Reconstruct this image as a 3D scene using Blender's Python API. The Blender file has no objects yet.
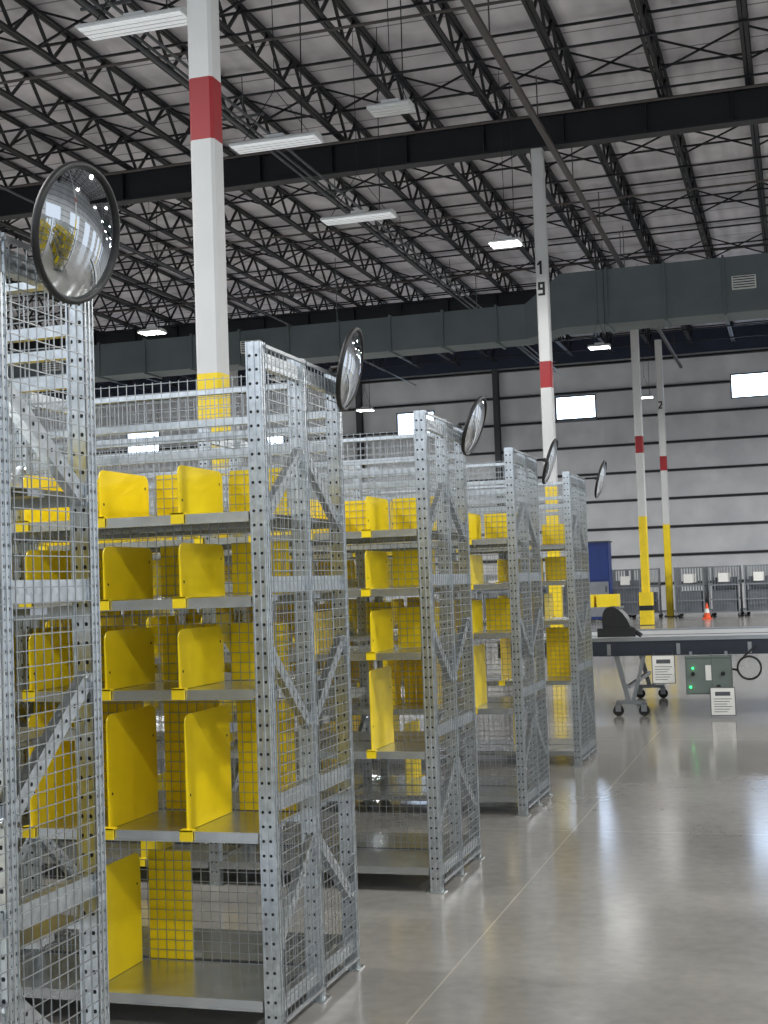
import bpy, math, random
from mathutils import Vector, Matrix
random.seed(4)
S=bpy.context.scene
C=S.collection
# ------------------------------------------------------------ materials
def lin(r,g,b):
    f=lambda c:(c/255/12.92) if c/255<=0.04045 else ((c/255+0.055)/1.055)**2.4
    return (f(r),f(g),f(b),1)
def mat(name,col,rough=0.5,metal=0.0,var=0.0,scale=8,bump=0.0,emit=0,coat=0,spec=0.5,ecol=None):
    m=bpy.data.materials.new(name); m.use_nodes=True
    nt=m.node_tree; b=nt.nodes['Principled BSDF']
    b.inputs['Base Color'].default_value=col
    b.inputs['Roughness'].default_value=rough
    b.inputs['Metallic'].default_value=metal
    b.inputs['Coat Weight'].default_value=coat
    b.inputs['Specular IOR Level'].default_value=spec
    if emit:
        b.inputs['Emission Color'].default_value=ecol or col
        b.inputs['Emission Strength'].default_value=emit
    if var or bump:
        tc=nt.nodes.new('ShaderNodeTexCoord'); n=nt.nodes.new('ShaderNodeTexNoise')
        n.inputs['Scale'].default_value=scale; n.inputs['Detail'].default_value=6
        nt.links.new(tc.outputs['Object'],n.inputs['Vector'])
        if var:
            r=nt.nodes.new('ShaderNodeValToRGB')
            r.color_ramp.elements[0].position=.3; r.color_ramp.elements[1].position=.7
            r.color_ramp.elements[0].color=tuple(c*(1-var) for c in col[:3])+(1,)
            r.color_ramp.elements[1].color=tuple(min(1,c*(1+var)) for c in col[:3])+(1,)
            nt.links.new(n.outputs['Fac'],r.inputs['Fac']); nt.links.new(r.outputs['Color'],b.inputs['Base Color'])
        if bump:
            bp=nt.nodes.new('ShaderNodeBump'); bp.inputs['Strength'].default_value=bump
            nt.links.new(n.outputs['Fac'],bp.inputs['Height']); nt.links.new(bp.outputs['Normal'],b.inputs['Normal'])
    return m
M_galv=mat('galvanized_steel',lin(200,205,208),.28,.93,.18,35)
M_wire=mat('galvanized_wire',lin(166,170,173),.36,.8,.05,20)
M_shelf=mat('galvanized_shelf',lin(196,200,202),.26,.92,.12,9)
M_hole=mat('punched_hole_dark',lin(34,37,40),.7)
M_yel=mat('yellow_powder_coat',lin(245,216,22),.38,0,.05,6)
M_yel2=mat('yellow_clip_plastic',lin(250,220,30),.35,0,.04,6)
M_white=mat('white_column_paint',lin(204,206,206),.5,0,.06,1.5)
M_red=mat('red_band_paint',lin(150,18,28),.45,0,.08,3)
M_cy=mat('yellow_column_paint',lin(238,208,24),.5,0,.08,3)
M_blk=mat('black_rubber',lin(18,19,21),.5,0,.1,10)
M_text=mat('black_paint',lin(15,15,15),.6,0,.05,10)
M_steel=mat('black_structural_steel',lin(18,21,27),.55,0,.15,2)
M_duct=mat('duct_galvanized_dull',lin(96,106,108),.5,.3,.12,1.2)
M_pipe=mat('sprinkler_pipe_paint',lin(70,64,62),.5,0,.1,3)
M_fix=mat('fixture_white',lin(225,228,228),.5,0,.04,3)
M_lens=mat('fixture_lens',lin(240,245,250),.5,0,.02,3,emit=.30)
M_dim=mat('fixture_lens_off',lin(205,210,212),.5,0,.02,3)
M_lit=mat('fixture_lens_lit',lin(255,255,250),.5,0,.02,3,emit=14)
M_pane=mat('window_daylight_glass',lin(205,226,255),.2,0,.02,2,emit=9)
M_frame=mat('window_frame_dark',lin(60,64,68),.5,0,.05,5)
M_mirror=mat('convex_mirror_acrylic',(.60,.63,.66,1),.03,1,.01,3)
M_belt=mat('conveyor_belt_grey',lin(170,173,174),.45,0,.06,3)
M_cfr=mat('conveyor_frame_charcoal',lin(42,48,58),.45,.3,.1,6)
M_alu=mat('aluminium',lin(150,154,158),.35,.8,.06,10)
M_paper=mat('white_label',lin(232,232,228),.7,0,.03,20)
M_box=mat('control_box_grey',lin(105,116,112),.45,0,.06,8)
M_led=mat('green_led',lin(40,255,120),.4,0,.02,8,emit=5)
M_cage=mat('cage_steel',lin(128,133,138),.45,.4,.1,6)
M_load=mat('cart_liner_grey',lin(112,118,126),.6,0,.15,3)
M_cond=mat('conduit_dark',lin(88,92,96),.5,.4,.1,6)
M_blue=mat('blue_panel_paint',lin(18,48,118),.5,0,.1,3)
M_orange=mat('orange_cone_plastic',lin(235,90,40),.5,0,.05,6)
M_navy=mat('eave_navy_steel',lin(36,44,66),.6,0,.1,2)
M_grille=mat('grille_white',lin(205,208,205),.5,0,.05,5)

def N(nt,t,**k):
    n=nt.nodes.new(t)
    for a,v in k.items(): setattr(n,a,v)
    return n
def line_mask(nt,sep,axis,pitch,width,offset=0.0):
    a=N(nt,'ShaderNodeMath',operation='ADD'); a.inputs[1].default_value=offset
    nt.links.new(sep.outputs[axis],a.inputs[0])
    w=N(nt,'ShaderNodeMath',operation='WRAP'); w.inputs[1].default_value=pitch/2; w.inputs[2].default_value=-pitch/2
    nt.links.new(a.outputs[0],w.inputs[0])
    ab=N(nt,'ShaderNodeMath',operation='ABSOLUTE'); nt.links.new(w.outputs[0],ab.inputs[0])
    l=N(nt,'ShaderNodeMath',operation='LESS_THAN'); l.inputs[1].default_value=width/2
    nt.links.new(ab.outputs[0],l.inputs[0]); return l
def floor_mat():
    m=bpy.data.materials.new('polished_concrete'); m.use_nodes=True; nt=m.node_tree; b=nt.nodes['Principled BSDF']
    tc=N(nt,'ShaderNodeTexCoord'); sep=N(nt,'ShaderNodeSeparateXYZ'); nt.links.new(tc.outputs['Object'],sep.inputs[0])
    n1=N(nt,'ShaderNodeTexNoise'); n1.inputs['Scale'].default_value=.7; n1.inputs['Detail'].default_value=4
    n2=N(nt,'ShaderNodeTexNoise'); n2.inputs['Scale'].default_value=14; n2.inputs['Detail'].default_value=7
    for n in (n1,n2): nt.links.new(tc.outputs['Object'],n.inputs['Vector'])
    mx=N(nt,'ShaderNodeMath',operation='MULTIPLY_ADD'); mx.inputs[1].default_value=.35
    nt.links.new(n2.outputs['Fac'],mx.inputs[0])
    sc=N(nt,'ShaderNodeMath',operation='MULTIPLY'); sc.inputs[1].default_value=.7; nt.links.new(n1.outputs['Fac'],sc.inputs[0]); nt.links.new(sc.outputs[0],mx.inputs[2])
    r=N(nt,'ShaderNodeValToRGB'); r.color_ramp.elements[0].position=.34; r.color_ramp.elements[1].position=.72
    r.color_ramp.elements[0].color=lin(126,124,119); r.color_ramp.elements[1].color=lin(158,155,149)
    nt.links.new(mx.outputs[0],r.inputs['Fac'])
    l1=line_mask(nt,sep,'X',4.6,.008,1.4); l2=line_mask(nt,sep,'Y',4.6,.008,.9)
    mm=N(nt,'ShaderNodeMath',operation='MAXIMUM'); nt.links.new(l1.outputs[0],mm.inputs[0]); nt.links.new(l2.outputs[0],mm.inputs[1])
    mix=N(nt,'ShaderNodeMixRGB'); mix.inputs['Color2'].default_value=lin(172,167,156)
    nt.links.new(mm.outputs[0],mix.inputs['Fac']); nt.links.new(r.outputs['Color'],mix.inputs['Color1'])
    nt.links.new(mix.outputs[0],b.inputs['Base Color'])
    rr=N(nt,'ShaderNodeMapRange'); rr.inputs['To Min'].default_value=.10; rr.inputs['To Max'].default_value=.20
    nt.links.new(n1.outputs['Fac'],rr.inputs['Value']); nt.links.new(rr.outputs[0],b.inputs['Roughness'])
    b.inputs['Specular IOR Level'].default_value=1.0
    return m
M_floor=floor_mat()
def panel_mat(name,c1,c2,axis,pitch,width,linecol,bumpaxis=None,bp=.3):
    m=bpy.data.materials.new(name); m.use_nodes=True; nt=m.node_tree; b=nt.nodes['Principled BSDF']
    tc=N(nt,'ShaderNodeTexCoord'); sep=N(nt,'ShaderNodeSeparateXYZ'); nt.links.new(tc.outputs['Object'],sep.inputs[0])
    n1=N(nt,'ShaderNodeTexNoise'); n1.inputs['Scale'].default_value=.7; n1.inputs['Detail'].default_value=7
    nt.links.new(tc.outputs['Object'],n1.inputs['Vector'])
    r=N(nt,'ShaderNodeValToRGB'); r.color_ramp.elements[0].position=.35; r.color_ramp.elements[1].position=.65
    r.color_ramp.elements[0].color=c1; r.color_ramp.elements[1].color=c2
    nt.links.new(n1.outputs['Fac'],r.inputs['Fac'])
    l=line_mask(nt,sep,axis,pitch,width)
    mix=N(nt,'ShaderNodeMixRGB'); mix.inputs['Color2'].default_value=linecol
    nt.links.new(l.outputs[0],mix.inputs['Fac']); nt.links.new(r.outputs['Color'],mix.inputs['Color1'])
    nt.links.new(mix.outputs[0],b.inputs['Base Color']); b.inputs['Roughness'].default_value=.5
    if bumpaxis:
        s=N(nt,'ShaderNodeMath',operation='MULTIPLY'); s.inputs[1].default_value=2*math.pi/bp
        nt.links.new(sep.outputs[bumpaxis],s.inputs[0])
        si=N(nt,'ShaderNodeMath',operation='SINE'); nt.links.new(s.outputs[0],si.inputs[0])
        bu=N(nt,'ShaderNodeBump'); bu.inputs['Strength'].default_value=.5; bu.inputs['Distance'].default_value=.03
        nt.links.new(si.outputs[0],bu.inputs['Height']); nt.links.new(bu.outputs['Normal'],b.inputs['Normal'])
    return m
M_deck=panel_mat('roof_deck_insulation',lin(180,178,185),lin(222,219,225),'Y',1.5,.05,lin(116,114,122),'X',.4)
M_wall=panel_mat('wall_liner_panel',lin(206,209,213),lin(226,228,231),'Z',1.15,.12,lin(112,116,122),'X',.9)

# ------------------------------------------------------------ mesh builder
class MB:
    def __init__(s): s.v=[];s.f=[];s.mi=[]
    def box(s,x0,x1,y0,y1,z0,z1,mi=0):
        b=len(s.v)
        s.v+=[(x0,y0,z0),(x1,y0,z0),(x1,y1,z0),(x0,y1,z0),(x0,y0,z1),(x1,y0,z1),(x1,y1,z1),(x0,y1,z1)]
        s.f+=[(b,b+3,b+2,b+1),(b+4,b+5,b+6,b+7),(b,b+1,b+5,b+4),(b+1,b+2,b+6,b+5),(b+2,b+3,b+7,b+6),(b+3,b,b+4,b+7)]
        s.mi+=[mi]*6
    def beam(s,p,q,w,h,mi=0,n=4,up=None):
        p=Vector(p);q=Vector(q);d=(q-p).normalized()
        u=Vector(up) if up else (Vector((0,0,1)) if abs(d.z)<.95 else Vector((0,1,0)))
        a=d.cross(u).normalized(); c=a.cross(d)
        b=len(s.v)
        if n==4: pts=[(-w/2,-h/2),(w/2,-h/2),(w/2,h/2),(-w/2,h/2)]
        else: pts=[(w/2*math.cos(2*math.pi*i/n),h/2*math.sin(2*math.pi*i/n)) for i in range(n)]
        for e in (p,q):
            for (i,j) in pts: s.v.append(tuple(e+a*i+c*j))
        for i in range(n):
            j=(i+1)%n; s.f.append((b+i,b+j,b+n+j,b+n+i)); s.mi.append(mi)
        s.f.append(tuple(b+i for i in reversed(range(n)))); s.f.append(tuple(b+n+i for i in range(n))); s.mi+=[mi,mi]
    def poly(s,pts,ext,mi=0):
        b=len(s.v);n=len(pts);e=Vector(ext)
        for p in pts: s.v.append(tuple(p))
        for p in pts: s.v.append(tuple(Vector(p)+e))
        s.f.append(tuple(b+i for i in reversed(range(n)))); s.f.append(tuple(b+n+i for i in range(n))); s.mi+=[mi,mi]
        for i in range(n):
            j=(i+1)%n; s.f.append((b+i,b+j,b+n+j,b+n+i)); s.mi.append(mi)
    def disc(s,c,nrm,r,mi=0,n=6):
        nrm=Vector(nrm); u=Vector((0,0,1)) if abs(nrm.z)<.9 else Vector((1,0,0))
        a=nrm.cross(u).normalized(); d=nrm.cross(a); b=len(s.v);c=Vector(c)
        for i in range(n):
            t=2*math.pi*i/n; s.v.append(tuple(c+a*r*math.cos(t)+d*r*math.sin(t)))
        s.f.append(tuple(b+i for i in range(n))); s.mi.append(mi)
    def mesh(s,name,mats):
        me=bpy.data.meshes.new(name); me.from_pydata(s.v,[],s.f)
        for m in mats: me.materials.append(m)
        me.polygons.foreach_set('material_index',s.mi); me.update(); return me
    def obj(s,name,mats,parent=None,loc=(0,0,0)):
        return mkobj(name,s.mesh(name,mats),parent,loc)
def mkobj(name,me,parent=None,loc=(0,0,0)):
    o=bpy.data.objects.new(name,me); C.objects.link(o); o.location=loc
    if parent: o.parent=parent
    return o
def empty(name,loc=(0,0,0),rz=0):
    o=bpy.data.objects.new(name,None); C.objects.link(o); o.location=loc; o.rotation_euler=(0,0,rz); o.empty_display_size=.2; return o
def smooth(o):
    for p in o.data.polygons: p.use_smooth=True

# ------------------------------------------------------------ room shell
X0,X1,Y0,Y1,ZD=-45,18,-14,56,11.4
b=MB(); b.box(X0,X1,Y0,Y1,-.2,0); b.obj('floor',[M_floor])
b=MB(); b.box(X0,X1,Y0,Y1,ZD,ZD+.2); b.obj('ceiling',[M_deck])
wins=[(-28.6,8.4),(-22.5,8.15),(-15.55,8.4),(-8.6,8.6),(-1.45,9.0),(6,9.0)]
ww,wh=1.7,1.0
b=MB()
xs=X0
ZW0,ZW1=7.5,9.6
b.box(X0,X1,Y1,Y1+.2,0,ZW0); b.box(X0,X1,Y1,Y1+.2,ZW1,ZD)
for (wx,wz) in wins:
    b.box(xs,wx-ww/2,Y1,Y1+.2,ZW0,ZW1)
    b.box(wx-ww/2,wx+ww/2,Y1,Y1+.2,ZW0,wz-wh/2); b.box(wx-ww/2,wx+ww/2,Y1,Y1+.2,wz+wh/2,ZW1)
    xs=wx+ww/2
b.box(xs,X1,Y1,Y1+.2,ZW0,ZW1)
b.obj('wall_far',[M_wall])
for i,(wx,wz) in enumerate(wins):
    b=MB(); b.box(wx-ww/2,wx+ww/2,Y1+.1,Y1+.12,wz-wh/2,wz+wh/2,0)
    t=.05
    b.box(wx-ww/2,wx+ww/2,Y1-.03,Y1+.1,wz-wh/2,wz-wh/2+t,1); b.box(wx-ww/2,wx+ww/2,Y1-.03,Y1+.1,wz+wh/2-t,wz+wh/2,1)
    b.box(wx-ww/2,wx-ww/2+t,Y1-.03,Y1+.1,wz-wh/2,wz+wh/2,1); b.box(wx+ww/2-t,wx+ww/2,Y1-.03,Y1+.1,wz-wh/2,wz+wh/2,1)
    b.obj('window_%d'%(i+1),[M_pane,M_frame])
b=MB(); b.box(X0-.2,X0,Y0,Y1,0,ZD); b.obj('wall_left',[M_wall])
b=MB(); b.box(X1,X1+.2,Y0,Y1,5.0,ZD)
yy=Y0
while yy<Y1:
    b.box(X1,X1+.2,yy,min(yy+3.5,Y1),0,5.0); yy+=8
b.obj('wall_right',[M_wall])
b=MB()
z=1.15
while z<ZD-.6:
    hit=[w for w in wins if abs(z-w[1])<wh/2+.08]
    x=X0
    for w in hit: b.box(x,w[0]-ww/2-.02,Y1-.12,Y1-.001,z-.035,z+.035); x=w[0]+ww/2+.02
    b.box(x,X1,Y1-.12,Y1-.001,z-.035,z+.035)
    z+=1.15
b.obj('trim_1',[M_steel])
b=MB(); b.box(X0,X1,Y1-.25,Y1-.13,10.45,ZD-.01); b.obj('trim_2',[M_navy])
for wx in (-25,-18,-11.9,3):
    b=MB(); b.box(wx-.12,wx+.12,Y1-.42,Y1-.40,0,10.4); b.box(wx-.12,wx+.12,Y1-.16,Y1-.14,0,10.4); b.box(wx-.01,wx+.01,Y1-.40,Y1-.16,0,10.4)
    b.obj('wind_column',[M_frame])

# ------------------------------------------------------------ roof structure
girY=[-6,10.1,26.1,42.0]
for gy in girY:
    b=MB()
    b.box(X0,X1,gy-.16,gy+.16,10.0,10.04); b.box(X0,X1,gy-.16,gy+.16,10.62,10.66); b.box(X0,X1,gy-.015,gy+.015,10.04,10.62)
    x=X0+1
    while x<X1:
        b.box(x-.01,x+.01,gy-.15,gy+.15,10.04,10.62); x+=1.6
    b.obj('roof_girder',[M_steel])
b=MB()
jx=X0+.8
zb,zt=10.72,11.36
while jx<X1:
    for s in (-.04,.04):
        b.box(jx+s-.03,jx+s+.03,Y0,Y1-.5,zt-.05,zt); b.box(jx+s-.03,jx+s+.03,Y0,Y1-.5,zb-.05,zb)
    y=4.0; k=0
    while y<Y1-1:
        a,c=((zb,zt) if k%2==0 else (zt,zb))
        b.beam((jx,y,a),(jx,y+.62,c),.05,.045); y+=.62;k+=1
    jx+=1.62
b.obj('roof_joists',[M_steel])
b=MB()
y=2
while y<Y1:
    b.box(X0,X1,y-.022,y+.022,zb-.09,zb-.055)
    b.box(X0,X1,y+.6-.022,y+.6+.022,zt-.09,zt-.05)
    y+=2.6
y=4
while y<Y1-2:
    jx=X0+.8
    while jx<X1-1.7:
        b.beam((jx,y,zb),(jx+1.62,y,zt),.035,.035); b.beam((jx,y,zt),(jx+1.62,y,zb),.035,.035); jx+=1.62
    y+=5.2
b.obj('roof_bridging',[M_steel])
b=MB()
b.beam((-4.15,0,9.8),(-4.15,55,9.8),.13,.13,0,10)
for y in range(4,55,4): b.beam((-4.15,y,9.8),(-4.15,y,10.7),.02,.02)
for y in (14,19,24,30,36,46):
    b.beam((-30,y,9.95),(10,y,9.95),.05,.05,0,8)
b.obj('sprinkler_pipe',[M_pipe])
b=MB()
for x,z in ((-9.3,9.9),(-9.15,9.9),(-8.9,9.85),(-15.2,9.9)):
    b.beam((x,0,z),(x,55,z),.05,.05,0,8)
for y in range(2,54,5):
    b.box(-9.5,-8.7,y-.02,y+.02,9.93,9.97); b.beam((-9.1,y,9.95),(-9.1,y,10.7),.015,.015)
b.obj('conduit_run',[M_cond])

# ------------------------------------------------------------ duct
b=MB()
dy0,dy1=35.4,36.6
b.box(-5.7,14,dy0,dy1,8.15,9.6)
b.box(-26,-6.7,dy0+.1,dy1-.1,7.95,8.9)
q=[(-6.7,dy0+.1,7.95),(-5.7,dy0,8.15),(-5.7,dy0,9.6),(-6.7,dy0+.1,8.9)]
b.poly(q,(0,dy1-dy0-.2,0))
x=-25.5
while x<14:
    if x<-6.8: b.box(x-.03,x+.03,dy0+.05,dy1-.05,7.9,8.95)
    elif x>-5.6: b.box(x-.03,x+.03,dy0-.05,dy1+.05,8.1,9.65)
    x+=1.5
for x in range(-24,14,4): b.beam((x,dy0+.02,8.9),(x,dy0+.02,10.7),.02,.02)
for x,z in ((-14.6,8.4),(-1.0,8.9),(-21,8.4)):
    b.box(x-.3,x+.3,dy0-.08,dy0+.09,z-.17,z+.17,1)
    for i in range(5): b.box(x-.27,x+.27,dy0-.085,dy0-.08,z-.14+i*.065,z-.115+i*.065,2)
b.obj('hvac_duct',[M_duct,M_grille,M_hole])

# ------------------------------------------------------------ columns
def digit(b,ch,cx,cz,h,y):
    w=h*.5; t=h*.17; d=.004
    L,R=cx-w/2,cx+w/2; T,B=cz+h/2,cz-h/2
    if ch=='1':
        b.box(cx-t/2,cx+t/2,y-d,y,B,T,0); b.beam((cx-t*.3,y-d/2,T-t*.5),(cx-w*.45,y-d/2,T-h*.3),d,t*.8,0)
    elif ch=='9':
        b.box(R-t,R,y-d,y,B,T,0); b.box(L,L+t,y-d,y,cz-t/2,T,0); b.box(L+t,R-t,y-d,y,T-t,T,0); b.box(L+t,R-t,y-d,y,cz-t/2,cz+t/2,0); b.box(L,R-t,y-d,y,B,B+t,0)
    elif ch=='2':
        b.box(L,R,y-d,y,T-t,T,0); b.box(R-t,R,y-d,y,cz,T-t,0); b.beam((R-t*.5,y-d/2,cz+t*.2),(L+t*.5,y-d/2,B+t),d,t,0); b.box(L,R,y-d,y,B,B+t,0)
def column(x,y,w,num=None,red=5.51,guard=False):
    e=empty('steel_column',(x,y,0)); h=w/2
    b=MB()
    def sq(a,c,mi,g=0):
        k=h+g;r=.025
        pts=[(-k+r,-k,a),(k-r,-k,a),(k,-k+r,a),(k,k-r,a),(k-r,k,a),(-k+r,k,a),(-k,k-r,a),(-k,-k+r,a)]
        b.poly(pts,(0,0,c-a),mi)
    sq(0.02,3.31,1); sq(3.31,red-.26,0); sq(red-.26,red+.26,2); sq(red+.26,10.0,0)
    if guard: sq(.02,1.0,1,.08); sq(.45,.6,3,.085)
    b.box(-h-.08,h+.08,-h-.08,h+.08,0,.02,3)
    for sx in (-1,1):
        for sy in (-1,1): b.beam((sx*(h+.05),sy*(h+.05),.02),(sx*(h+.05),sy*(h+.05),.06),.03,.03,3,8)
    b.obj('shaft',[M_white,M_cy,M_red,M_steel],e)
    if num:
        b=MB()
        for i,ch in enumerate(num): digit(b,ch,-.01,7.62-i*.42,.27,-h-.001)
        b.obj('painted_number',[M_text],e)
    return e
column(-4.53,10.15,.215)
column(-4.55,26.1,.23,'19')
column(-4.50,41.7,.24,guard=True)
column(-4.50,49.4,.24,'2')
column(-18,26.1,.24); column(-18,42,.24); column(9,26.1,.24); column(9,10.1,.22)

# ------------------------------------------------------------ light fixtures
def fixture_mesh(L,W,lens):
    b=MB()
    pts=[(-L/2,-W/2,0),(-L/2,-W/2,.03),(-L/2,-W/4,.08),(-L/2,W/4,.08),(-L/2,W/2,.03),(-L/2,W/2,0)]
    b.poly([Vector(p) for p in pts],(L,0,0),0)
    b.box(-L/2+.02,L/2-.02,-W/2+.02,W/2-.02,-.012,-.001,1)
    for i in (-1,0,1): b.box(-L/2+.02,L/2-.02,i*W/4-.006,i*W/4+.006,-.022,-.012,0)
    b.box(-.12,.12,-.05,.05,.08,.13,0)
    hz=10.66-7.5
    for s in (-1,1):
        b.beam((s*L*.4,0,.08),(0,0,.75),.009,.009,2)
    b.beam((0,0,.75),(0,0,hz),.009,.009,2)
    b.beam((.3*L,0,.08),(.34*L,.02,hz),.012,.012,2)
    return b.mesh('pendant_light',[M_fix,lens,M_steel])
F_long=fixture_mesh(1.22,.36,M_lens); F_lit=fixture_mesh(.55,.42,M_lit); F_dim=fixture_mesh(.55,.36,M_dim)
def fixture(me,x,y,z,p=0):
    o=mkobj('pendant_light',me,None,(x,y,z))
    if p:
        l=bpy.data.lights.new('lamp','AREA'); l.shape='RECTANGLE'; l.size=1.1; l.size_y=.5; l.energy=p; l.color=(1,.99,.97)
        q=bpy.data.objects.new('lamp_emitter',l); C.objects.link(q); q.location=(0,0,-.04); q.parent=o
P=355
fixture(F_long,-6.4,12.6,7.5); fixture(F_long,-6.4,16.6,7.45); fixture(F_long,-6.65,20.9,7.55,P*.4)
fixture(F_dim,-4.7,16.3,7.58); fixture(F_lit,-4.72,23.4,7.5,P*.3); fixture(F_lit,-4.72,35.2,7.5,P*.06)
fixture(F_lit,-4.72,46,7.5,P*.08)
fixture(F_dim,-9.5,5.5,7.55,P)
for x in (-14,-22,-32):
    for y in (4,12,20,28,36,44): fixture(F_lit if (y==28 or (y==44 and x>-30)) else F_dim,x,y,7.5,P*(2 if y==44 else 1))
for x in (3.6,10):
    for y in (-3,4,12,20,28,36,44): fixture(F_lit,x,y,7.5,P*(2 if y==44 else 1))
for y in (-3,3): fixture(F_long,-6.6,y,7.4,P)

# ------------------------------------------------------------ shelving racks
LV=[.125,.70,1.196,1.52,1.82]; HT=[.42,.41,.215,.20,.18]
BAY=1.2; NB=4; D=.89; H=2.42
yf,ym,yr=.03,.445,.86
def chan(b,p,q,w):
    b.beam(p,q,.028,w,0)
    p=Vector(p);q=Vector(q);L=(q-p).length;n=int(L/.05)
    for i in range(1,n):
        c=p.lerp(q,i/n); b.disc((c.x+.0146,c.y,c.z),(1,0,0),.006,1)
def frame_mesh():
    b=MB()
    for k in range(NB+1):
        xc=-.03-k*BAY
        for y in (yf,ym,yr):
            w,d=.054,.042
            b.box(xc-w/2,xc+w/2,y-d/2,y-d/2+.004,0.006,H,0)
            b.box(xc+w/2-.004,xc+w/2,y-d/2,y+d/2,0.006,H,0)
            b.box(xc-w/2,xc-w/2+.004,y-d/2,y+d/2,0.006,H,0)
            b.box(xc-w/2,xc-w/2+.018,y+d/2-.004,y+d/2,0.006,H,0)
            b.box(xc+w/2-.018,xc+w/2,y+d/2-.004,y+d/2,0.006,H,0)
            for (a0,a1) in ((-.026,-.021),(-.005,.005),(.021,.026)):
                b.box(xc+a0,xc+a1,y-d/2-.005,y-d/2,0.006,H,0)
            for (a0,a1) in ((-.021,-.016),(-.004,.004),(.016,.021)):
                b.box(xc+w/2,xc+w/2+.004,y+a0,y+a1,0.006,H,0)
            b.box(xc-.045,xc+.045,y-.04,y+.04,0,.006,0)
            n=int(H/.05)
            for i in range(1,n*2-1):
                z=i*.025+.02
                for s in (-1,1):
                    if i%2==0:
                        b.disc((xc+s*.013,y-d/2-.0006,z),(0,-1,0),.006,1)
                        if k==0: b.disc((xc+w/2+.0006,y+s*.010,z),(1,0,0),.005,1)
                    elif k==0:
                        b.disc((xc+w/2+.0006,y+s*.010,z),(1,0,0),.003,1)
        for (o,m) in ((yf,ym),(yr,ym)):
            s=1 if m>o else -1
            xb=xc+.006
            for z in (.10,.795,1.56,2.36): 
                b.box(xb-.014,xb+.014,min(o,m)+.022,max(o,m)-.022,z-.028,z+.028,0)
                b.box(xb+.014,xb+.017,min(o,m)+.022,max(o,m)-.022,z-.006,z+.006,0)
            for (zo,zm) in ((1.80,2.06),(1.33,1.03),(.30,.60)):
                chan(b,(xb,o+s*.02,zo),(xb,m-s*.02,zm),.046)
                for (yy,zz) in ((o+s*.03,zo),(m-s*.03,zm)):
                    b.beam((xb+.012,yy,zz),(xb+.024,yy,zz),.022,.022,0,6)
    L=NB*BAY
    b.box(-L-.03,-.03,yr-.02,yr+.014,2.375,2.395,0)
    b.box(-L-.03,-.03,yr-.014,yr+.014,2.24,2.27,0)
    b.box(-L-.03,-.03,yr-.014,yr+.014,2.18,2.205,0)
    b.box(-L-.03,-.03,yr-.014,yr+.014,2.10,2.135,0)
    b.box(-L-.03,-.03,ym-.014,ym+.014,2.13,2.16,0)
    return b.mesh('rack_frames',[M_galv,M_hole])
def shelf_mesh():
    b=MB()
    for k in range(NB):
        xa=-.06-k*BAY; xb=-k*BAY-BAY
        for z in LV:
            for (a,c) in ((yf-.03,ym-.022),(ym+.022,yr+.03)):
                b.box(xb,xa,a,c,z-.002,z,0)
                b.box(xb,xa,a-.001,a+.002,z-.036,z-.002,0)
                b.box(xb,xa,a-.004,a-.001,z-.036,z-.030,0)
                b.box(xb,xa,a+.002,a+.014,z-.036,z-.034,0)
                b.box(xb,xa,c-.002,c+.001,z-.036,z-.002,0)
                b.box(xb,xa,(a+c)/2-.04,(a+c)/2+.04,z-.02,z-.003,0)
    return b.mesh('rack_shelves',[M_shelf])
def wire_mesh():
    b=MB(); t=.0013; p=.038
    xe=.004; HW=2.375
    for a,c in ((yf+.03,ym-.03),(ym+.03,yr-.03)):
        n=round((c-a)/p)
        for i in range(n+1):
            y=a+(c-a)*i/n; b.box(xe-t,xe+t,y-t,y+t,.05,H-.01)
        z=.05
        while z<H: b.box(xe-t+.0024,xe+t+.0024,a-.01,c+.01,z-t,z+t); z+=p
        for zz in (.05,H-.015): b.box(xe-.004,xe+.006,a-.02,c+.02,zz-.006,zz+.006)
    L=NB*BAY; yy=ym-.025
    x=-.06
    while x>-L: b.box(x-t,x+t,yy-t,yy+t,.05,HW); x-=p
    z=.05
    while z<HW: b.box(-L,-.05,yy-t+.0024,yy+t+.0024,z-t,z+t); z+=p
    x=-.06; y2=yr+.024
    while x>-L: b.box(x-t,x+t,y2-t,y2+t,LV[4]+.02,HW); x-=p
    z=LV[4]+.02
    while z<HW: b.box(-L,-.05,y2-t+.0024,y2+t+.0024,z-t,z+t); z+=p
    return b.mesh('rack_wire_panels',[M_wire])
def plate(b,x,ya,yb,z,h,mi=0):
    r=min(.035,h*.25); pts=[]
    pts.append((x,ya,z+.002)); 
    for i in range(5):
        t=math.pi/2*i/4; pts.append((x,ya+r-r*math.cos(t),z+h-r+r*math.sin(t)))
    for i in range(5):
        t=math.pi/2*(1-i/4); pts.append((x,yb-r+r*math.cos(t),z+h-r+r*math.sin(t)))
    pts.append((x,yb,z+.002))
    b.poly([Vector(p) for p in pts],(.004,0,0),mi)
    for zz in (z+h*.3,z+h*.72):
        b.disc((x+.0046,ya+.03 if zz<z+h/2 else yb-.03,zz),(1,0,0),.006,2)
        b.disc((x-.0006,ya+.03,zz),(-1,0,0),.006,2)
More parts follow.
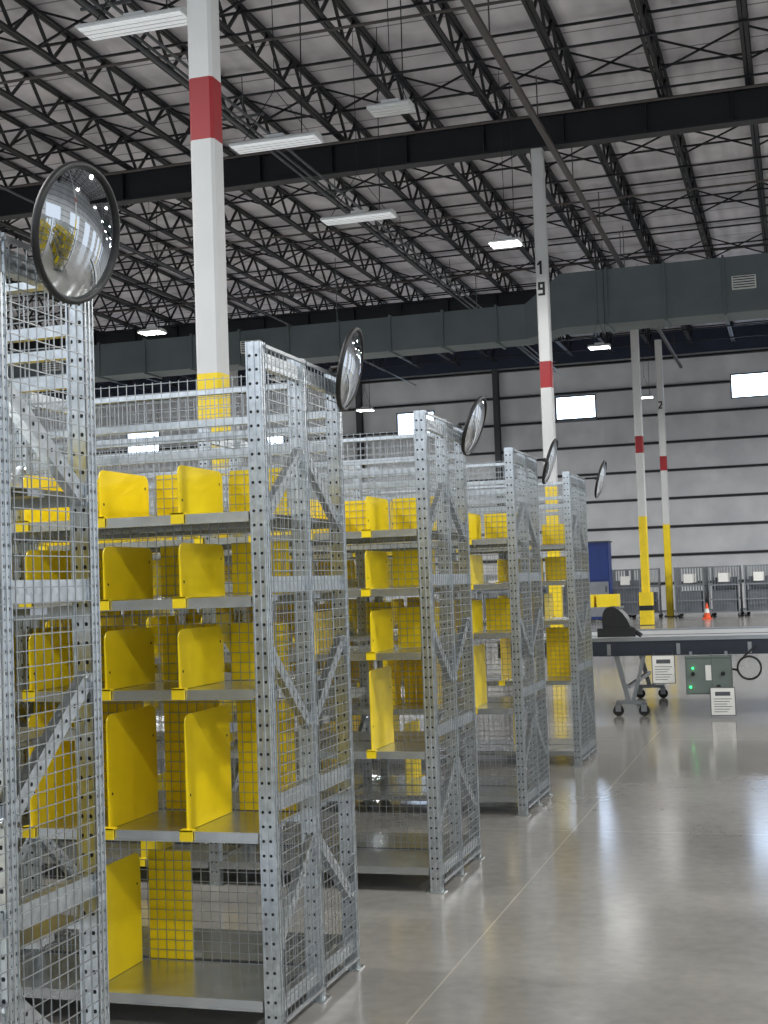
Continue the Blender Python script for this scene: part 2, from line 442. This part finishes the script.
def bins_mesh(idx):
    rnd=random.Random(10+idx); b=MB()
    for li,(z,h) in enumerate(zip(LV,HT)):
        off=.335
        while off<NB*BAY-.1:
            near=min(abs(off-k*BAY) for k in range(NB+1))
            if near>.05:
                show=True
                if li==0: show= (.6<off<.8 and idx in(1,7)) or (off>1.2 and rnd.random()<.5)
                elif off>1.3: show=rnd.random()<.8
                if idx in(2,3,4) and off>.5 and rnd.random()<.25: show=False
                if show:
                    o=off+rnd.uniform(-.012,.012)+(.08 if li==0 else 0)
                    plate(b,-o,.0,.39,z,h)
                    b.box(-o-.022,-o+.026,-.014,-.006,z-.033,z+.006,1)
                    b.box(-o-.022,-o+.026,-.014,.02,z+.001,z+.007,1)
                    w=.255 if li else .2
                    if rnd.random()<((.9 if li else .8) if idx<2 else .5):
                        hh=h*(1.03 if li else 1.0)
                        b.box(-o+.02,min(-o+w,-.07),ym-.018,ym-.014,z+.004,z+hh,0)
            off+=.31
        if idx!=0:
            off=.34
            while off<NB*BAY-.1:
                near=min(abs(off-k*BAY) for k in range(NB+1))
                if near>.08 and rnd.random()<.35 and li!=1 and not (li==0 and off<.5):
                    plate(b,-off,ym+.03,D,z,h)
                    b.box(-off-.022,-off+.026,D+.003,D+.012,z-.033,z+.006,1)
                off+=.31
        else:
            for off in (3.0,3.3,3.9,4.2): plate(b,-off,ym+.03,D,z,h)
    return b.mesh('divider_bins',[M_yel,M_yel2,M_hole])
ME_f,ME_s,ME_w=frame_mesh(),shelf_mesh(),wire_mesh()
def mirror(parent,loc,az,tilt,R):
    e=empty('mirror_mount'); e.parent=parent; e.location=loc
    sag=R*.2
    rad=(R*R+sag*sag)/(2*sag); b=MB()
    nseg,nr=48,12
    ang=math.asin(R/rad)
    b.v.append((0,0,sag)); 
    for i in range(1,nr+1):
        a=ang*i/nr
        for j in range(nseg):
            t=2*math.pi*j/nseg; b.v.append((rad*math.sin(a)*math.cos(t),rad*math.sin(a)*math.sin(t),rad*math.cos(a)-rad+sag))
    for j in range(nseg): b.f.append((0,1+j,1+(j+1)%nseg)); b.mi.append(0)
    for i in range(nr-1):
        for j in range(nseg):
            a0=1+i*nseg;a1=a0+nseg;k=(j+1)%nseg
            b.f.append((a0+j,a1+j,a1+k,a0+k)); b.mi.append(0)
    o=b.obj('mirror_dome',[M_mirror],e); smooth(o)
    b=MB()
    for j in range(nseg):
        for i in range(8):
            t=2*math.pi*j/nseg;u=2*math.pi*i/8
            rr=R+.003+.009*math.cos(u); b.v.append((rr*math.cos(t),rr*math.sin(t),.011*math.sin(u)))
    for j in range(nseg):
        for i in range(8):
            k=(j+1)%nseg;l=(i+1)%8
            b.f.append((j*8+i,k*8+i,k*8+l,j*8+l)); b.mi.append(0)
    base=len(b.v)
    for j in range(nseg):
        t=2*math.pi*j/nseg; b.v.append((R*math.cos(t),R*math.sin(t),-.006))
    b.v.append((0,0,-.02))
    for j in range(nseg): b.f.append((base+j,base+(j+1)%nseg,base+nseg)); b.mi.append(0)
    b.beam((0,0,-.015),(0,0,-.05),.03,.03,0,10)
    o2=b.obj('mirror_rim',[M_blk],e)
    smooth(o2)
    n=Vector((math.cos(math.radians(az))*math.cos(math.radians(tilt)),math.sin(math.radians(az))*math.cos(math.radians(tilt)),-math.sin(math.radians(tilt))))
    q=n.to_track_quat('Z','Y'); e.rotation_mode='QUATERNION'; e.rotation_quaternion=q
    b=MB(); back=Vector(loc)-n*.05
    b.beam((-.03,yr,H-.15),(-.03,yr,back.z),.022,.022,0,8)
    b.beam((-.03,yr,back.z),tuple(back),.018,.018,0,8)
    b.obj('mirror_bracket',[M_blk],parent)
RX=-1.78
maz=[(-5,12,.065,-.20,2.455,.166),(6,13,.03,.0,2.435,.164),(0,20,.04,0,2.42,.164),(3,18,.08,0,2.385,.16),(0,16,.12,0,2.40,.16)]
def rack(idx,x,y,rz=0,binm=None,mir=None):
    e=empty('shelving_rack',(x,y,0),rz)
    mkobj('frames',ME_f,e); mkobj('shelves',ME_s,e); mkobj('wire_panels',ME_w,e)
    mkobj('divider_bins',binm or bins_mesh(idx),e)
    if mir: mirror(e,(mir[2]+.02,yr+mir[3],mir[4]),mir[0],mir[1],mir[5])
    return e
ys=[2.33,4.39,6.57,8.77,11.08]
for i,y in enumerate(ys): rack(i,RX,y,0,None,maz[i])
bm=bins_mesh(7)
for y in (-1.4,.8,3.0,5.2): rack(7,2.6,y+D,math.pi,bm)

# ------------------------------------------------------------ conveyor
e=empty('belt_conveyor',(0,0,0)); b=MB()
cx0,cx1,cy0,cy1,ct=-3.3,6.0,15.0,17.3,.84
b.box(cx0+.1,cx1,cy0+.08,cy1-.08,ct-.03,ct,0)
b.box(cx0+.1,cx1,cy0+.95,cy0+1.0,ct,ct+.004,3)
b.beam((cx0+.1,cy0+.08,ct-.05),(cx0+.1,cy1-.08,ct-.05),.1,.1,0,16)
for y in (cy0,cy1-.06):
    b.box(cx0,cx1,y,y+.06,ct-.18,ct-.02,1); b.box(cx0,cx1,y-.012,y+.07,ct-.02,ct+.02,2)
b.box(cx0,cx1,cy0+.06,cy1-.06,ct-.16,ct-.14,1)
x=cx0+.5
while x<cx1:
    b.box(x-.02,x+.02,cy0-.006,cy0,ct-.17,ct-.05,2); x+=.75
for x in (-1.98,2.2,5.0):
    for y in (cy0+.06,cy1-.1):
        b.beam((x,y,ct-.18),(x+.12,y,.14),.05,.05,2); b.beam((x+.3,y,ct-.18),(x+.16,y,.14),.04,.04,2)
        b.box(x-.02,x+.3,y-.03,y+.03,.13,.17,2)
        for xx in (x,x+.28):
            b.beam((xx,y-.02,.06),(xx,y+.02,.06),.12,.12,3,16); b.box(xx-.03,xx+.03,y-.03,y-.025,.05,.14,2); b.box(xx-.03,xx+.03,y+.025,y+.03,.05,.14,2)
    b.box(x+.1,x+.14,cy0+.06,cy1-.1,.3,.34,2)
b.obj('conveyor_body',[M_belt,M_cfr,M_alu,M_blk],e)
b=MB()
pts=[]
for i in range(13):
    t=math.pi*i/12; pts.append((-1.97-.16*math.cos(t)-.08*math.sin(t),15.25,ct+.02+.34*math.sin(t)**.8))
b.poly([Vector(p) for p in pts],(0,.3,0),0)
b.box(-2.2,-1.78,15.2,15.25,ct+.02,ct+.12,0)
b.beam((-1.85,15.3,ct+.12),(-1.72,15.25,ct+.03),.05,.05,0,10)
b.obj('drive_hood',[M_blk],e)
e2=empty('control_box',(-.98,14.93,0)); b=MB()
b.box(-.24,.24,-.12,.05,.25,.64,0); b.box(-.225,.225,-.13,-.12,.265,.625,0)
b.box(-.25,.25,-.13,.05,.64,.655,0)
b.box(-.03,.03,-.136,-.13,.40,.56,2)
for x in (-.16,.15): b.beam((x,-.15,.47),(x,-.13,.47),.045,.045,3,12)
b.beam((-.16,-.155,.53),(-.16,-.13,.53),.02,.02,4,8); b.beam((-.19,-.155,.33),(-.19,-.13,.33),.02,.02,4,8); 
b.beam((.1,-.155,.33),(.1,-.13,.33),.05,.05,3,12)
b.box(-.2,-.17,-.03,0,.64,.70,1); b.box(.17,.2,-.03,0,.64,.70,1)
b.obj('enclosure',[M_box,M_alu,M_paper,M_blk,M_led],e2)
def cable(name,pts,r,m,parent=None):
    cu=bpy.data.curves.new(name,'CURVE'); cu.dimensions='3D'; cu.bevel_depth=r; cu.bevel_resolution=2
    sp=cu.splines.new('NURBS'); sp.points.add(len(pts)-1)
    for p,q in zip(sp.points,pts): p.co=(*q,1)
    sp.use_endpoint_u=True; sp.order_u=3; cu.materials.append(m)
    o=bpy.data.objects.new(name,cu); C.objects.link(o); o.parent=parent; return o
pts=[(.2,-.02,.5)]
for k in range(2):
    for i in range(8):
        t=2*math.pi*i/8+math.pi; pts.append((.42+.13*math.cos(t),-.03-.02*k,.52+.13*math.sin(t)))
pts.append((.5,0,.75))
cable('cable_loop',pts,.011,M_blk,e2)
def sign(x,y,z0,z1,w):
    b=MB(); b.box(x-w/2,x+w/2,y-.006,y,z0,z1,0)
    h=z1-z0
    b.box(x-w/2,x+w/2,y-.008,y-.006,z0,z0+.008,1);b.box(x-w/2,x+w/2,y-.008,y-.006,z1-.008,z1,1)
    b.box(x-w/2,x-w/2+.008,y-.008,y-.006,z0,z1,1);b.box(x+w/2-.008,x+w/2,y-.008,y-.006,z0,z1,1)
    b.box(x-w*.3,x+w*.3,y-.0075,y-.006,z1-h*.3,z1-h*.16,1)
    for i in range(6): b.box(x-w*.36,x+w*(.36-.1*(i%3)),y-.0075,y-.006,z1-h*(.4+.09*i)-.006,z1-h*(.4+.09*i),1)
    b.beam((x-w*.4,y,z1),(x-w*.4,y,.7),.006,.006,1); b.beam((x+w*.4,y,z1),(x+w*.4,y,.7),.006,.006,1)
    b.obj('hanging_sign',[M_paper,M_cond])
sign(-1.46,14.93,.36,.67,.25); sign(-.84,14.75,.03,.33,.26)

# ------------------------------------------------------------ far equipment
def cage_mesh(v):
    b=MB(); W,Dp,Hh=.95,.8,1.75
    b.box(0,W,0,Dp,.16,.2,0)
    for x in (0,W):
        for y in (0,Dp): b.box(x-.02,x+.02,y-.02,y+.02,.12,Hh,0); b.beam((x,y-.02,.06),(x,y+.02,.06),.12,.12,1,12); b.box(x-.02,x+.02,y-.03,y+.03,.08,.16,0)
    for y in (0,Dp):
        for z in (.6,1.1,1.72): b.box(0,W,y-.015,y+.015,z-.02,z+.02,0)
        for i in range(1,10): b.box(W*i/10-.008,W*i/10+.008,y-.008,y+.008,.2,1.72,0)
    for x in (0,W):
        for z in (.6,1.1,1.72): b.box(x-.015,x+.015,0,Dp,z-.02,z+.02,0)
        for i in range(1,8): b.box(x-.008,x+.008,Dp*i/8-.008,Dp*i/8+.008,.2,1.72,0)
    b.box(.3,.62,-.03,-.02,1.2,1.5,2)
    b.box(.1,W-.1,.12,Dp-.12,.2,(1.35,.9)[v],3)
    return b.mesh('roll_cage_cart',[M_cage,M_blk,M_paper,M_load])
CG=[cage_mesh(0),cage_mesh(1)]
k=0
for yy,st in ((47.2,-12.0),(48.6,-11.5)):
    x=st
    while x<4:
        k+=1
        o=mkobj('roll_cage_cart',CG[(k*5//3)%2],None,(x,yy+random.uniform(-.15,.15),0)); o.rotation_euler=(0,0,random.uniform(-.06,.06)); x+=1.15
        if -5.6<x<-4.2: x=-4.1
e=empty('traffic_cone',(-3.0,46,0)); b=MB(); b.box(-.16,.16,-.16,.16,0,.03,0)
n=16; bb=len(b.v)
lv=[(.03,.12),(.2,.085),(.34,.06),(.52,.025)]
for z,r in lv:
    for j in range(n): b.v.append((r*math.cos(2*math.pi*j/n),r*math.sin(2*math.pi*j/n),z))
for k in range(3):
    for j in range(n): b.f.append((bb+k*n+j,bb+k*n+(j+1)%n,bb+(k+1)*n+(j+1)%n,bb+(k+1)*n+j)); b.mi.append(1 if k==1 else 0)
b.f.append(tuple(bb+3*n+j for j in range(n))); b.mi.append(0)
b.obj('cone',[M_orange,M_paper],e)
e=empty('equipment_cabinet',(-6.45,45,0)); b=MB()
b.box(-.42,.42,0,.7,.1,2.65,0); b.box(-.38,.38,-.03,0,.2,1.35,2); b.box(-.38,.38,-.03,0,1.42,2.55,0); b.box(-.46,.46,-.05,.75,2.65,2.7,1)
for sx in(-.34,.34):
    for sy in(.08,.62): b.box(sx-.05,sx+.05,sy-.05,sy+.05,0,.1,1)
b.box(.28,.32,-.06,-.03,1.0,1.2,1)
b.obj('cabinet_body',[M_blue,M_frame,M_cage],e)
e=empty('tote_stand',(-4.45,31,0)); b=MB()
for sx in(-.5,.5):
    for sy in(-.3,.3): b.box(sx-.03,sx+.03,sy-.03,sy+.03,0,.8,1)
b.box(-.55,.55,-.35,.35,.8,.84,1)
for x0 in (-.5,.02):
    b.box(x0,x0+.46,-.3,.3,.84,.86,0); b.box(x0,x0+.46,-.3,-.28,.86,1.12,0); b.box(x0,x0+.46,.28,.3,.86,1.12,0); b.box(x0,x0+.02,-.28,.28,.86,1.12,0); b.box(x0+.44,x0+.46,-.28,.28,.86,1.12,0)
b.obj('stand_and_totes',[M_yel,M_cage],e)

# ------------------------------------------------------------ world + camera
w=bpy.data.worlds.new('world'); S.world=w; w.use_nodes=True
bg=w.node_tree.nodes['Background']; bg.inputs[0].default_value=(.82,.90,1,1); bg.inputs[1].default_value=1.3
S.view_settings.view_transform='Standard'
cam=bpy.data.cameras.new('camera'); co=bpy.data.objects.new('camera',cam); C.objects.link(co)
cam.sensor_width=36; cam.lens=1350/1024*36; cam.clip_end=300; cam.clip_start=.05
Mx=Matrix.Translation((0,0,1.55))@Matrix.Rotation(math.radians(17.0),4,'Z')@Matrix.Rotation(math.radians(90+3.02),4,'X')@Matrix.Rotation(math.radians(-2.0),4,'Z')
co.matrix_world=Mx
S.camera=co
